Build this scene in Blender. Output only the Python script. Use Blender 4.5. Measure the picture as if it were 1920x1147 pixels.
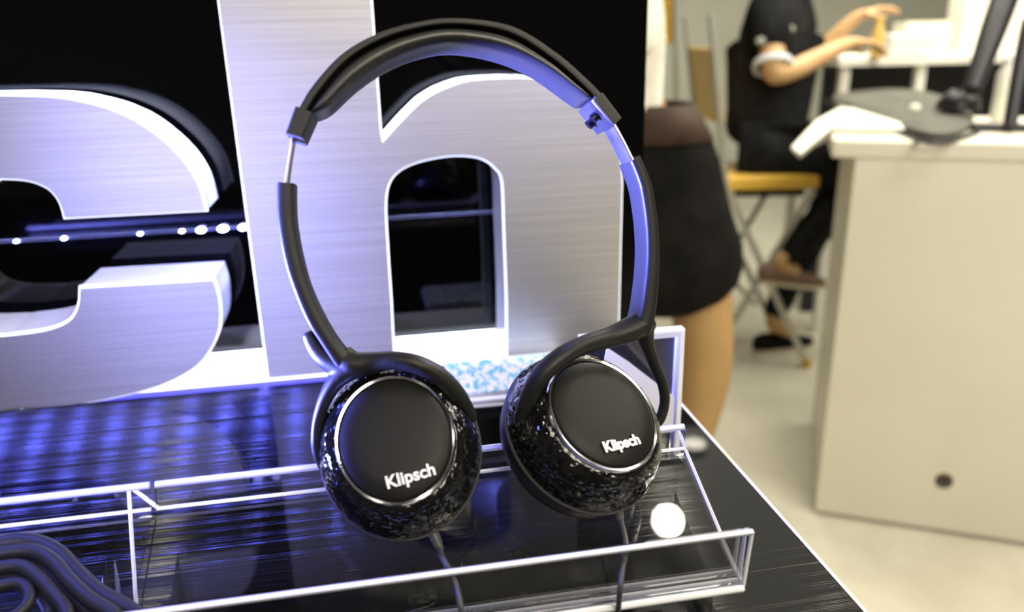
import bpy, bmesh, math, random
from mathutils import Vector, Matrix
random.seed(7)
for o in list(bpy.data.objects): bpy.data.objects.remove(o)
scene = bpy.context.scene
COL = scene.collection

# ------------------------------------------------------------------ camera
W, H, FPX = 1920.0, 1147.0, 1500.0
PITCH, YAW, ROLL = math.radians(18.7), math.radians(10.0), math.radians(1.36)
CAM = Vector((0, 0, .28))            # 28 cm above the table top (z = 0)
FLOOR = -0.98
fw = Vector((math.sin(YAW)*math.cos(PITCH), math.cos(YAW)*math.cos(PITCH), -math.sin(PITCH)))
r0 = Vector((math.cos(YAW), -math.sin(YAW), 0)); u0 = r0.cross(fw)
rt = math.cos(ROLL)*r0 - math.sin(ROLL)*u0
up = math.sin(ROLL)*r0 + math.cos(ROLL)*u0
cd = bpy.data.cameras.new('camera'); cam = bpy.data.objects.new('camera', cd); COL.objects.link(cam)
cam.matrix_world = Matrix(((rt.x, up.x, -fw.x, CAM.x), (rt.y, up.y, -fw.y, CAM.y), (rt.z, up.z, -fw.z, CAM.z), (0, 0, 0, 1)))
cd.sensor_fit = 'HORIZONTAL'; cd.sensor_width = 36; cd.lens = 36*FPX/W
cd.clip_start = .02; cd.clip_end = 60
cd.dof.use_dof = True; cd.dof.focus_distance = .44; cd.dof.aperture_fstop = 5.2
scene.camera = cam

# ------------------------------------------------------------------ world, lights, exposure
scene.view_settings.view_transform = 'Standard'; scene.view_settings.look = 'None'
scene.view_settings.gamma = 1; scene.view_settings.use_curve_mapping = False
scene.view_settings.exposure = 0.0
world = bpy.data.worlds.new('hall_light'); scene.world = world; world.use_nodes = True
world.node_tree.nodes['Background'].inputs[0].default_value = (1.0, .93, .80, 1)
world.node_tree.nodes['Background'].inputs[1].default_value = .12

def area(name, loc, target, sx, sy, col, watts):
    l = bpy.data.lights.new(name, 'AREA'); l.shape = 'RECTANGLE'; l.size = sx; l.size_y = sy
    l.color = col; l.energy = watts
    o = bpy.data.objects.new(name, l); COL.objects.link(o)
    o.location = loc; o.rotation_euler = (Vector(target)-Vector(loc)).to_track_quat('-Z', 'Y').to_euler()
    return o
area('hall_ceiling_light_back', (2.2, 2.6, 1.85), (1.9, 2.7, -1), 2.4, 2.4, (1, .95, .79), 155)
area('hall_ceiling_light_aisle', (1.9, .4, 1.85), (1.6, 1.3, -1), 1.0, 1.0, (1, .94, .80), 45)
area('added_warm_front_fill', (.7, -1.5, 1.7), (.15, .65, .15), 1.6, 1.2, (1, .90, .72), 74)  # added warm fill from behind the viewer, brightens the letter faces
cl_ = area('sign_canopy_light', (-.25, .698, .85), (-.25, .6981, 0), 1.3, .04, (.78, .84, 1), 4); cl_.data.spread = math.radians(8)
st_ = area('added_blue_front_fill', (-.38, .0, .50), (-.10, .652, .06), .2, .2, (.42, .42, 1), .9); st_.data.spread = math.radians(26)  # added unseen blue fill, tints the h stem and lower c
bs_ = area('added_blue_low_fill', (-.42, .43, .035), (.06, .41, .25), .10, .08, (.18, .20, 1), 14); bs_.data.spread = math.radians(50)  # added unseen blue fill for the headband underside and right arm

# ------------------------------------------------------------------ pixel -> place helpers (the photograph's lens)
def ray(px, py): return fw + (px-W/2)/FPX*rt - (py-H/2)/FPX*up
def onp(px, py, p0, n):
    d = ray(px, py); return CAM + d*((Vector(p0)-CAM).dot(n)/d.dot(n))
def at_z(px, py, z): return onp(px, py, (0, 0, z), Vector((0, 0, 1)))
def at_y(px, py, y): return onp(px, py, (0, y, 0), Vector((0, 1, 0)))
def at_x(px, py, x): return onp(px, py, (x, 0, 0), Vector((1, 0, 0)))
def D(px, py, d): return CAM + ray(px, py)*d

# ------------------------------------------------------------------ materials
def mat(name, col=(.5, .5, .5), rough=.5, metal=0., spec=.5, coat=0., coat_r=.05, emit=None, es=0., trans=0., ior=1.45, sss=0., aniso=0.):
    m = bpy.data.materials.new(name); m.use_nodes = True
    b = m.node_tree.nodes['Principled BSDF']; i = b.inputs
    i['Base Color'].default_value = (*col, 1); i['Roughness'].default_value = rough; i['Metallic'].default_value = metal
    i['Specular IOR Level'].default_value = spec; i['Coat Weight'].default_value = coat; i['Coat Roughness'].default_value = coat_r
    i['Transmission Weight'].default_value = trans; i['IOR'].default_value = ior; i['Anisotropic'].default_value = aniso
    if emit: i['Emission Color'].default_value = (*emit, 1); i['Emission Strength'].default_value = es
    m['b'] = 1
    return m
def N(m, t, **k):
    n = m.node_tree.nodes.new(t)
    for a, v in k.items(): setattr(n, a, v)
    return n
def L(m, a, b): m.node_tree.links.new(a, b)
def BS(m): return m.node_tree.nodes['Principled BSDF']
def noise_tex(m, scale, vec=(1, 1, 1), detail=4, rough=.6):
    tc = N(m, 'ShaderNodeTexCoord'); mp = N(m, 'ShaderNodeMapping'); mp.inputs['Scale'].default_value = vec
    nz = N(m, 'ShaderNodeTexNoise'); nz.inputs['Scale'].default_value = scale; nz.inputs['Detail'].default_value = detail; nz.inputs['Roughness'].default_value = rough
    L(m, tc.outputs['Object'], mp.inputs['Vector']); L(m, mp.outputs['Vector'], nz.inputs['Vector'])
    return nz
def vary(m, scale, c0, c1, vec=(1, 1, 1), lo=.3, hi=.7, detail=4):
    nz = noise_tex(m, scale, vec, detail); cr = N(m, 'ShaderNodeValToRGB')
    cr.color_ramp.elements[0].position = lo; cr.color_ramp.elements[0].color = (*c0, 1)
    cr.color_ramp.elements[1].position = hi; cr.color_ramp.elements[1].color = (*c1, 1)
    L(m, nz.outputs['Fac'], cr.inputs['Fac']); L(m, cr.outputs['Color'], BS(m).inputs['Base Color'])
    return m
def bump(m, scale, strength, dist, vec=(1, 1, 1), detail=3):
    nz = noise_tex(m, scale, vec, detail); bp = N(m, 'ShaderNodeBump')
    bp.inputs['Strength'].default_value = strength; bp.inputs['Distance'].default_value = dist
    L(m, nz.outputs['Fac'], bp.inputs['Height']); L(m, bp.outputs['Normal'], BS(m).inputs['Normal'])
    return m
def rough_vary(m, scale, lo, hi, vec=(1, 1, 1)):
    nz = noise_tex(m, scale, vec, 3); mr = N(m, 'ShaderNodeMapRange')
    mr.inputs['To Min'].default_value = lo; mr.inputs['To Max'].default_value = hi
    L(m, nz.outputs['Fac'], mr.inputs['Value']); L(m, mr.outputs['Result'], BS(m).inputs['Roughness'])
    return m

M = {}
# table: black lacquer brushed along X, so lights stretch towards the viewer
t = mat('black_brushed_lacquer', (.0006, .0006, .0006), .10, spec=.42, coat=.08, coat_r=.03)
nz = noise_tex(t, 1.0, (2, 2600, 1), 1)                       # fine brush grooves along X tip the surface towards / away from the viewer
sb = N(t, 'ShaderNodeMath', operation='SUBTRACT'); sb.inputs[1].default_value = .0
ml = N(t, 'ShaderNodeMath', operation='MULTIPLY'); ml.inputs[1].default_value = -1.3
cx = N(t, 'ShaderNodeCombineXYZ'); cx.inputs[0].default_value = 0; cx.inputs[2].default_value = 1
nm_ = N(t, 'ShaderNodeVectorMath', operation='NORMALIZE')
L(t, nz.outputs['Fac'], sb.inputs[0]); L(t, sb.outputs[0], ml.inputs[0]); L(t, ml.outputs[0], cx.inputs[1]); L(t, cx.outputs[0], nm_.inputs[0]); L(t, nm_.outputs[0], BS(t).inputs['Normal'])
M['table'] = t
M['cream_edge'] = vary(mat('cream_edge_band', rough=.5), 6, (.78, .72, .56), (.85, .80, .65))
M['black_laminate'] = vary(mat('black_laminate', rough=.35), 8, (.008, .008, .01), (.015, .015, .017))
p = mat('black_gloss_acrylic', (.0003, .0003, .0004), .06, spec=.32); rough_vary(p, 2, .03, .06); M['panel'] = p
b = mat('brushed_aluminium', rough=.46, metal=1.0)
vary(b, 1.0, (.64, .64, .65), (.80, .80, .81), (5, 5, 620), .32, .68, 5); bump(b, 1.0, .06, .0004, (4, 4, 700)); M['brushed'] = b
M['return'] = vary(mat('white_letter_return', rough=.22, coat=.4), 3, (.80, .84, .92), (.88, .90, .95))
M['base_top'] = mat('lit_white_acrylic', (.9, .92, .96), .35, emit=(.85, .90, 1), es=1.0)
vary(M['base_top'], 4, (.86, .88, .94), (.92, .93, .97))
M['rim'] = mat('lit_acrylic_rim', (.8, .85, .95), .3, emit=(.80, .86, 1), es=1.1)
vary(M['rim'], 4, (.78, .82, .92), (.85, .88, .95))
M['led'] = mat('blue_led', (.2, .2, 1), .3, emit=(.13, .15, 1), es=450)
M['led_white'] = mat('cool_white_led', (.8, .85, 1), .3, emit=(.30, .34, 1), es=70)
M['tape'] = mat('led_tape', (.05, .055, .10), .25, emit=(.14, .15, .6), es=.06)
M['blue_edge'] = mat('blue_lit_base_edge', (.1, .1, .5), .3, emit=(.05, .05, .6), es=.6)
# clear acrylic: thin sheet
def acrylic(name, tint, gloss):
    m = bpy.data.materials.new(name); m.use_nodes = True; nt = m.node_tree; nt.nodes.remove(BS(m))
    out = nt.nodes['Material Output']; tr = N(m, 'ShaderNodeBsdfTransparent'); tr.inputs[0].default_value = (*tint, 1)
    gl = N(m, 'ShaderNodeBsdfGlossy'); gl.inputs['Roughness'].default_value = .02; gl.inputs[0].default_value = (1, 1, 1, 1)
    fr = N(m, 'ShaderNodeFresnel'); fr.inputs[0].default_value = 1.49
    ml = N(m, 'ShaderNodeMath', operation='MULTIPLY'); ml.inputs[1].default_value = gloss
    mx = N(m, 'ShaderNodeMixShader')
    L(m, fr.outputs[0], ml.inputs[0]); L(m, ml.outputs[0], mx.inputs[0]); L(m, tr.outputs[0], mx.inputs[1]); L(m, gl.outputs[0], mx.inputs[2]); L(m, mx.outputs[0], out.inputs[0])
    return m
M['acrylic'] = acrylic('clear_acrylic', (.97, .975, .985), .8)
M['acrylic_edge'] = vary(mat('light_piping_edge', rough=.25, coat=.5), 20, (.80, .82, .92), (.95, .96, 1.0))  # white colour stands in for light piped out of the clear edges
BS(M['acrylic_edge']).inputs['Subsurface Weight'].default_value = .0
# headphones
k = mat('soft_touch_black', (.013, .013, .012), .44, spec=.32); bump(k, 900, .08, .0003); M['hp_black'] = k
k = mat('padded_black_leather', (.014, .014, .014), .34, spec=.6); bump(k, 420, .18, .0006); M['pad'] = k
k = mat('gloss_black_flake', (.004, .004, .004), .07, spec=.6, coat=.3, coat_r=.02)
tc = N(k, 'ShaderNodeTexCoord'); vo = N(k, 'ShaderNodeTexVoronoi'); vo.inputs['Scale'].default_value = 520
sb = N(k, 'ShaderNodeVectorMath', operation='SUBTRACT'); sb.inputs[1].default_value = (.5, .5, .5)
sc_ = N(k, 'ShaderNodeVectorMath', operation='SCALE'); sc_.inputs['Scale'].default_value = .5
ge = N(k, 'ShaderNodeNewGeometry'); ad = N(k, 'ShaderNodeVectorMath', operation='ADD'); nn = N(k, 'ShaderNodeVectorMath', operation='NORMALIZE')
L(k, tc.outputs['Object'], vo.inputs['Vector']); L(k, vo.outputs['Color'], sb.inputs[0]); L(k, sb.outputs[0], sc_.inputs[0]); L(k, sc_.outputs[0], ad.inputs[0]); L(k, ge.outputs['Normal'], ad.inputs[1]); L(k, ad.outputs[0], nn.inputs[0]); L(k, nn.outputs[0], BS(k).inputs['Normal'])
M['hp_gloss'] = k
k = mat('grained_black_plate', (.008, .0078, .007), .45, spec=.26); bump(k, 1300, .35, .0004); M['plate'] = k
M['chrome'] = rough_vary(mat('polished_chrome', (.75, .76, .80), .12, metal=1), 40, .08, .18)
M['steel'] = rough_vary(mat('dark_steel_slider', (.40, .39, .44), .28, metal=1), 60, .2, .36)
M['logo'] = rough_vary(mat('silver_logo', (.92, .92, .92), .3, metal=.3), 30, .2, .4)
M['logo_dark'] = rough_vary(mat('black_logo_backing', (.004, .004, .004), .2), 30, .15, .3)
M['screw'] = rough_vary(mat('blackened_screw', (.03, .03, .04), .3, metal=1), 30, .2, .4)
M['rubber'] = rough_vary(mat('dark_grey_rubber', (.055, .055, .058), .45), 60, .38, .5)
M['cable'] = rough_vary(mat('black_cable', (.012, .012, .013), .45, spec=.35), 60, .4, .55)
# papers
pm = mat('printed_leaflet', rough=.45)
nz = noise_tex(pm, 1, (150, 62, 1), 2); cr = N(pm, 'ShaderNodeValToRGB'); e = cr.color_ramp.elements
e[0].position = .46; e[0].color = (.60, .60, .62, 1); e[1].position = .58; e[1].color = (.22, .50, .42, 1)
e[1].color = (.10, .36, .27, 1)
L(pm, nz.outputs['Fac'], cr.inputs['Fac']); L(pm, cr.outputs['Color'], BS(pm).inputs['Base Color']); M['leaflet'] = pm
M['paper'] = vary(mat('white_paper', rough=.6), 12, (.66, .66, .66), (.74, .74, .74))
# hall
fl = vary(mat('pale_terrazzo', rough=.28), 5, (.60, .57, .46), (.72, .69, .58), lo=.35, hi=.65, detail=8); M['floor'] = fl
M['wall'] = vary(mat('grey_green_wall', rough=.8), 2, (.50, .50, .42), (.56, .56, .47))
M['ceiling'] = vary(mat('dark_ceiling', rough=.9), 2, (.05, .05, .05), (.08, .08, .08))
M['cabinet'] = vary(mat('cream_laminate', rough=.42), 2, (.71, .68, .57), (.77, .74, .63))
M['kick'] = vary(mat('dark_plinth', rough=.7), 5, (.035, .03, .018), (.05, .045, .03))  # the shadow gap at the cabinet foot is put into this dark colour
M['grommet'] = vary(mat('brown_grommet', rough=.5), 30, (.05, .04, .03), (.10, .085, .065))
M['lamp'] = mat('spotlight_lens', (1, 1, 1), .2, emit=(1, .92, .74), es=110)
M['lamp_body'] = rough_vary(mat('black_lamp_housing', (.02, .02, .02), .5), 20, .4, .6)
M['skin'] = vary(mat('skin', rough=.5), 9, (.52, .31, .14), (.60, .38, .19))
M['skin2'] = vary(mat('tanned_skin', rough=.45), 9, (.42, .25, .095), (.50, .31, .13))
M['cloth_black'] = vary(mat('black_cotton', rough=.9, spec=.08), 25, (.008, .008, .009), (.018, .018, .018))
M['skirt'] = vary(mat('black_skirt_cloth', rough=.85, spec=.06), 14, (.006, .006, .006), (.014, .013, .012))
M['brown'] = vary(mat('dark_brown_waistband', rough=.75, spec=.2), 14, (.035, .02, .015), (.075, .048, .034))
M['white_cloth'] = vary(mat('white_cotton', rough=.9), 18, (.80, .77, .66), (.90, .88, .80))
M['hair'] = vary(mat('dark_hair', rough=.5), 40, (.012, .009, .006), (.03, .02, .012), (1, 1, .1))
M['yellow'] = vary(mat('yellow_varnished_wood', rough=.35), 3, (.62, .36, .04), (.74, .47, .08), (2, 14, 14))
M['tube_steel'] = rough_vary(mat('grey_tube_steel', (.55, .55, .50), .35, metal=.7), 30, .3, .42)
M['sole'] = vary(mat('pale_sole', rough=.7), 20, (.60, .54, .40), (.7, .63, .48))
M['shoe_brown'] = vary(mat('brown_canvas_shoe', rough=.8), 30, (.16, .09, .065), (.24, .15, .11))
M['mat_grey'] = vary(mat('grey_mesh_cloth', rough=.75), 60, (.055, .055, .045), (.13, .13, .105), (1, 3, 1))
M['dark_plastic'] = vary(mat('dark_plastic', rough=.4), 20, (.012, .011, .016), (.022, .02, .026))
M['trim_white'] = vary(mat('sleeve_trim', rough=.8), 20, (.45, .46, .50), (.55, .56, .60))
M['badge'] = vary(mat('grey_badge', rough=.6), 30, (.30, .33, .26), (.4, .43, .36))
M['amber'] = vary(mat('amber_plastic', rough=.4), 10, (.65, .40, .08), (.75, .50, .15))

# ------------------------------------------------------------------ mesh helpers
def wpos(o):
    v = Vector((0, 0, 0))
    while o: v += o.location; o = o.parent
    return v
def obj(name, verts, faces, m, parent=None, smooth=None, label=None, mats=None, fmats=None):
    verts = [Vector(v) for v in verts]
    if parent: org = wpos(parent); loc = Vector((0, 0, 0))
    else:
        org = Vector((sum(v.x for v in verts)/len(verts), sum(v.y for v in verts)/len(verts), min(v.z for v in verts))); loc = org
    me = bpy.data.meshes.new(name); me.from_pydata([tuple(v-org) for v in verts], [], [tuple(f) for f in faces])
    bm = bmesh.new(); bm.from_mesh(me); bmesh.ops.recalc_face_normals(bm, faces=bm.faces); bm.to_mesh(me); bm.free()
    me.materials.append(m)
    if mats:
        for x in mats: me.materials.append(x)
        for i, x in enumerate(fmats): me.polygons[i].material_index = x
    if smooth is not None:
        me.shade_smooth()
        if smooth < 180: me.set_sharp_from_angle(angle=math.radians(smooth))
    o = bpy.data.objects.new(name, me); COL.objects.link(o); o.location = loc; o.parent = parent
    if label: o['label'] = label
    return o
def tag(o, label, cat, group=None):
    o['label'] = label; o['category'] = cat
    if group: o['group'] = group
    return o
def thing(name, label, cat, loc, group=None):
    o = bpy.data.objects.new(name, None); COL.objects.link(o); o.location = loc; o.empty_display_size = .02
    return tag(o, label, cat, group)
def struct(name, verts, faces, m, parent=None):
    o = obj(name, verts, faces, m, parent)
    if not parent: o['kind'] = 'structure'
    return o
BOXF = [(0, 1, 2, 3), (7, 6, 5, 4), (0, 4, 5, 1), (1, 5, 6, 2), (2, 6, 7, 3), (3, 7, 4, 0)]
def boxv(p0, p1):
    (a, b, c), (d, e, f) = p0, p1
    return [Vector(v) for v in ((a, b, c), (d, b, c), (d, e, c), (a, e, c), (a, b, f), (d, b, f), (d, e, f), (a, e, f))]
def obox(o, ex, ey, ez):       # oriented box: corner o and three edge vectors
    o, ex, ey, ez = map(Vector, (o, ex, ey, ez))
    return [o, o+ex, o+ex+ey, o+ey, o+ez, o+ex+ez, o+ex+ey+ez, o+ey+ez]
def bevel(o, w, seg=2):
    md = o.modifiers.new('bevel', 'BEVEL'); md.width = w; md.segments = seg; md.limit_method = 'ANGLE'; md.angle_limit = math.radians(40)
    return o
def cat_rom(pts, n):
    pts = [Vector(p) for p in pts]; out = []
    for i in range(len(pts)-1):
        p0 = pts[max(i-1, 0)]; p1 = pts[i]; p2 = pts[i+1]; p3 = pts[min(i+2, len(pts)-1)]
        for j in range(n):
            s = j/n
            out.append(.5*((2*p1)+(p2-p0)*s+(2*p0-5*p1+4*p2-p3)*s*s+(3*p1-p0-3*p2+p3)*s**3))
    out.append(pts[-1]); return out
def tube(pts, rad, n=10, k=4, flat=1.0, up_hint=None):
    """round tube; pts smoothed, rad scalar or per control point"""
    if isinstance(rad, (int, float)): rad = [rad]*len(pts)
    c = cat_rom(pts, k); rr = [v.x for v in cat_rom([(r, 0, 0) for r in rad], k)]
    V, F = [], []
    t0 = (c[1]-c[0]).normalized(); nrm = Vector(up_hint) if up_hint else t0.orthogonal()
    for i, p in enumerate(c):
        t = (c[min(i+1, len(c)-1)]-c[max(i-1, 0)]).normalized()
        nrm = (nrm-t*nrm.dot(t)).normalized(); bi = t.cross(nrm)
        for j in range(n):
            a = 2*math.pi*j/n
            V.append(p+(nrm*math.cos(a)*flat+bi*math.sin(a))*rr[i])
    for i in range(len(c)-1):
        for j in range(n): F.append((i*n+j, i*n+(j+1) % n, (i+1)*n+(j+1) % n, (i+1)*n+j))
    F.append(tuple(range(n))); F.append(tuple((len(c)-1)*n+j for j in range(n)))
    return V, F
def lathe(center, ax, ay, az, prof, n=48, cap0=False, cap1=False):
    """prof: list of (sx, sy, h): elliptical ring semi-axes along ax, ay at height h along az"""
    V, F = [], []
    for (a, b, h) in prof:
        for j in range(n):
            q = 2*math.pi*j/n; V.append(center+ax*(a*math.cos(q))+ay*(b*math.sin(q))+az*h)
    for i in range(len(prof)-1):
        for j in range(n): F.append((i*n+j, i*n+(j+1) % n, (i+1)*n+(j+1) % n, (i+1)*n+j))
    if cap0: F.append(tuple(range(n)))
    if cap1: F.append(tuple((len(prof)-1)*n+j for j in range(n)))
    return V, F
def merge(*vf):
    V, F = [], []
    for v, f in vf:
        k = len(V); V += list(v); F += [tuple(i+k for i in q) for q in f]
    return V, F
def prism(poly, vec):
    n = len(poly); V = [Vector(p) for p in poly]+[Vector(p)+Vector(vec) for p in poly]
    F = [tuple(range(n)), tuple(range(2*n-1, n-1, -1))]+[(i, (i+1) % n, n+(i+1) % n, n+i) for i in range(n)]
    return V, F
def sheet(path, x0, x1, th):
    """bent sheet: profile path of (y, z), extruded x0..x1, thickness th upwards"""
    n = len(path); nr = []
    for i in range(n):
        a = Vector(path[max(i-1, 0)]); b2 = Vector(path[min(i+1, n-1)]); d = (b2-a).normalized(); nr.append(Vector((-d.y, d.x)))
    lo = [Vector(q) for q in path]; hi = [Vector(q)+nr[i]*th for i, q in enumerate(path)]
    V, F = [], []
    for x in (x0, x1):
        V += [Vector((x, q.x, q.y)) for q in lo]+[Vector((x, q.x, q.y)) for q in hi]
    m = 2*n
    for i in range(n-1):
        F += [(i, i+1, m+i+1, m+i), (n+i, n+i+1, m+n+i+1, m+n+i), (i, i+1, n+i+1, n+i), (m+i, m+i+1, m+n+i+1, m+n+i)]
    F += [(0, n, m+n, m), (n-1, 2*n-1, m+2*n-1, m+n-1)]
    return V, F
def grow(nodes, edges, root, sub=2):
    """skin-modifier figure: nodes {name:(pos, radius)} -> verts, faces"""
    names = list(nodes); me = bpy.data.meshes.new('tmp')
    me.from_pydata([tuple(nodes[k][0]) for k in names], [(names.index(a), names.index(b)) for a, b in edges], [])
    o = bpy.data.objects.new('tmp', me); COL.objects.link(o)
    md = o.modifiers.new('s', 'SKIN'); md.use_smooth_shade = True; md.branch_smoothing = .6
    for i, kx in enumerate(names):
        r = nodes[kx][1]; r = (r, r) if isinstance(r, (int, float)) else r
        me.skin_vertices[0].data[i].radius = r; me.skin_vertices[0].data[i].use_root = (kx == root)
    ms = o.modifiers.new('u', 'SUBSURF'); ms.levels = sub; ms.render_levels = sub
    dg = bpy.context.evaluated_depsgraph_get(); dg.update(); ev = o.evaluated_get(dg); em = ev.to_mesh()
    V = [v.co.copy() for v in em.vertices]; F = [tuple(q.vertices) for q in em.polygons]
    ev.to_mesh_clear(); bpy.data.objects.remove(o); bpy.data.meshes.remove(me)
    return V, F
def text_mesh(body, size, ext, offset=0.0):
    cu = bpy.data.curves.new('t', 'FONT'); cu.body = body; cu.size = size; cu.extrude = ext; cu.offset = offset
    cu.align_x = 'CENTER'; cu.align_y = 'CENTER'
    o = bpy.data.objects.new('t', cu); COL.objects.link(o)
    dg = bpy.context.evaluated_depsgraph_get(); dg.update(); ev = o.evaluated_get(dg); em = ev.to_mesh()
    V = [v.co.copy() for v in em.vertices]; F = [tuple(q.vertices) for q in em.polygons]
    ev.to_mesh_clear(); bpy.data.objects.remove(o); bpy.data.curves.remove(cu)
    return V, F

# ------------------------------------------------------------------ structure: floor, wall, ceiling
struct('floor', boxv((-5, -4, FLOOR-.05), (8, 7, FLOOR)), BOXF, M['floor'])
struct('wall_back', boxv((-5, 6.2, FLOOR), (8, 6.3, 2.0)), BOXF, M['wall'])
struct('ceiling', boxv((-5, -4, 2.0), (8, 7, 2.1)), BOXF, M['ceiling'])

# ------------------------------------------------------------------ display table
TX = .231
tb = thing('display_table', 'glossy black display table with a cream edge band carrying the lit sign', 'table', (-.4, .3, FLOOR))
V = boxv((-1.3, -.25, -.035), (TX-.002, .80, 0))
top = obj('table_top', V, BOXF, M['table'], tb)
uv = top.data.uv_layers.new(name='UVMap')
for lp in top.data.loops:
    c = top.data.vertices[lp.vertex_index].co; uv.data[lp.index].uv = (c.y, c.x)
obj('edge_band', boxv((TX-.002, -.25, -.035), (TX, .80, .0004)), BOXF, M['cream_edge'], tb, label='cream edge band')
obj('cabinet_body', boxv((-1.27, -.22, FLOOR), (TX-.06, .78, -.035)), BOXF, M['black_laminate'], tb)

# ------------------------------------------------------------------ sign: panel, base, letters, led tape
PY, SY, SD = .725, .652, .055
bp_ = thing('back_panel', 'tall glossy black panel standing behind the metal letters', 'panel', (-.4, PY, 0))
obj('panel_sheet', boxv((-1.3, PY, 0), (.257, PY+.02, 1.15)), BOXF, M['panel'], bp_)
base = thing('light_base', 'white lit base strip running under the metal letters', 'light base', (-.4, .68, 0))
obj('lit_top', boxv((-1.3, SY+.004, .0045), (.228, PY-.001, .0088)), BOXF, M['base_top'], base)
obj('blue_front_edge', boxv((-1.3, SY+.003, .0003), (.228, SY+.006, .0045)), BOXF, M['blue_edge'], base)
# blue LED bar mounted high on the panel, out of the frame; the brushed table stretches its lamps into streaks
bar = thing('led_light_bar', 'bar of blue LED lamps high on the black panel above the metal letters', 'light bar', (-.7, .68, .90))
bevel(obj('housing', boxv((-1.29, .632, .906), (-.07, PY-.0005, .93)), BOXF, M['lamp_body'], bar), .004)
led0 = None
for i in range(19):
    x = -1.265+i*.0645
    if led0 is None: led0 = obj('led', boxv((x-.0065, .640, .90), (x+.0065, .700, .907)), BOXF, M['led'], bar); x_first = x
    else:
        o = led0.copy(); COL.objects.link(o); o.parent = bar; o.location = (x-x_first, 0, 0)

def px_poly(pts, y): return [at_y(px, py, y) for px, py in pts]
def smooth2(pts, n=4): return [tuple(v)[:2] for v in cat_rom([(p[0], p[1], 0) for p in pts], n)]
def offset_poly(P, d):
    n = len(P); area_ = sum(P[i].x*P[(i+1) % n].z-P[(i+1) % n].x*P[i].z for i in range(n)); s = 1 if area_ > 0 else -1
    out = []
    for i in range(n):
        e1 = P[i]-P[i-1]; e2 = P[(i+1) % n]-P[i]
        n1 = Vector((e1.z, 0, -e1.x)).normalized()*s; n2 = Vector((e2.z, 0, -e2.x)).normalized()*s
        b_ = n1+n2; b_ = b_.normalized() if b_.length > 1e-6 else n1
        out.append(P[i]+b_*(d/max(.5, b_.dot(n1))))
    return out
def letter(name, label, poly):
    P = poly; x0 = sum(p.x for p in P)/len(P)
    th = thing(name, label, 'letter', (x0, SY, min(p.z for p in P)), 'metal sign letters')
    V, F = prism(P, (0, .0025, 0)); obj('face', V, F, M['brushed'], th, label='brushed aluminium face')
    zm = .0006 if name == 'letter_c' else .0092
    Q = [p+Vector((0, .0025, 0)) for p in offset_poly(P, .0016)]
    for q in Q: q.z = max(q.z, zm)
    V, F = prism(Q, (0, .0022, 0)); obj('lit_rim', V, F, M['rim'], th, label='thin glowing white rim')
    Q = [p+Vector((0, .0047, 0)) for p in offset_poly(P, .0008)]
    for q in Q: q.z = max(q.z, zm)
    V, F = prism(Q, (0, SD-.002, 0)); obj('return', V, F, M['return'], th, smooth=35, label='white letter side')
    return th
# the h
arch_o = smooth2([(717, 268), (759, 222), (801, 184), (855, 159), (902, 150), (994, 148), (1050, 160), (1098, 184), (1138, 225), (1160, 280), (1166, 345)])
cnt = smooth2([(952, 560), (947, 420), (943.5, 340), (930, 315), (905, 297), (870, 291), (830, 293), (780, 304), (745, 322), (727, 348), (722, 390), (726, 470), (732, 560)])
hp_ = [(712, 240), *arch_o, (1160, 594), (1158.5, 644), (952.6, 668)]+cnt+[(739, 690), (504.5, 711)]
P = px_poly(hp_, SY)
zb = .0092
for q in P:
    if q.z < .014: q.z = zb
tl = at_y(410, 0, SY); tr_ = at_y(696, 0, SY)
sl = P[-1]; P = P + [Vector((tl.x, SY, .43)), Vector((tr_.x, SY, .43))]
letter('letter_h', 'large brushed metal letter h of the sign, right behind the headphones', P)
# the c, completed beyond the frame by symmetry
XC = at_y(5, 400, SY).x - .02
o_up = smooth2([(0, 180), (100, 183), (160, 193), (212, 208), (262, 232), (310, 268), (345, 305), (370, 345), (384, 394)], 3)
i_up = smooth2([(121, 408), (112, 380), (95, 357), (70, 343), (40, 336), (0, 334)], 3)
i_lo = smooth2([(0, 632), (80, 622), (128, 604), (147, 575), (150, 541)], 3)
o_lo = smooth2([(399, 526), (409, 560), (411, 600), (407, 625), (390, 660), (362, 690), (300, 722), (200, 748), (100, 762), (0, 768)], 3)
A = px_poly(o_up, SY); B = px_poly(i_up, SY); C_ = px_poly(i_lo, SY); E_ = px_poly(o_lo, SY)
xl = min(p.x for p in A+B+C_+E_)-.02
mir = lambda p: Vector((2*XC-p.x, SY, p.z))
XC = A[0].x-.035; lo_ = lambda L_: [p for p in L_]
outer_left = [mir(p) for p in E_ if p.x < -.14][::-1] + [Vector((2*XC+.129, SY, .064)), Vector((2*XC+.120, SY, .105)), Vector((2*XC+.120, SY, .15))] + [mir(p) for p in A if p.x < -.14][::-1]
inner_left = [mir(p) for p in B] + [Vector((2*XC+.235, SY, .14)), Vector((2*XC+.235, SY, .11))] + [mir(p) for p in C_][::-1]
P = A + B + inner_left + C_ + E_ + [p for p in outer_left if p.x < XC]
# order outer-left points: bottom to top
n_right = A + B + inner_left + C_ + E_
bl = sorted([mir(p) for p in E_ if p.x < -.14], key=lambda p: -p.x)
tlp = sorted([mir(p) for p in A if p.x < -.14], key=lambda p: p.x)
P = n_right + bl + [Vector((bl[-1].x-.006, SY, .10)), Vector((bl[-1].x-.006, SY, .14))] + tlp
for q in P: q.z = max(q.z, .0012)
letter('letter_c', 'large brushed metal letter c of the sign, left of the h', P)
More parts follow.
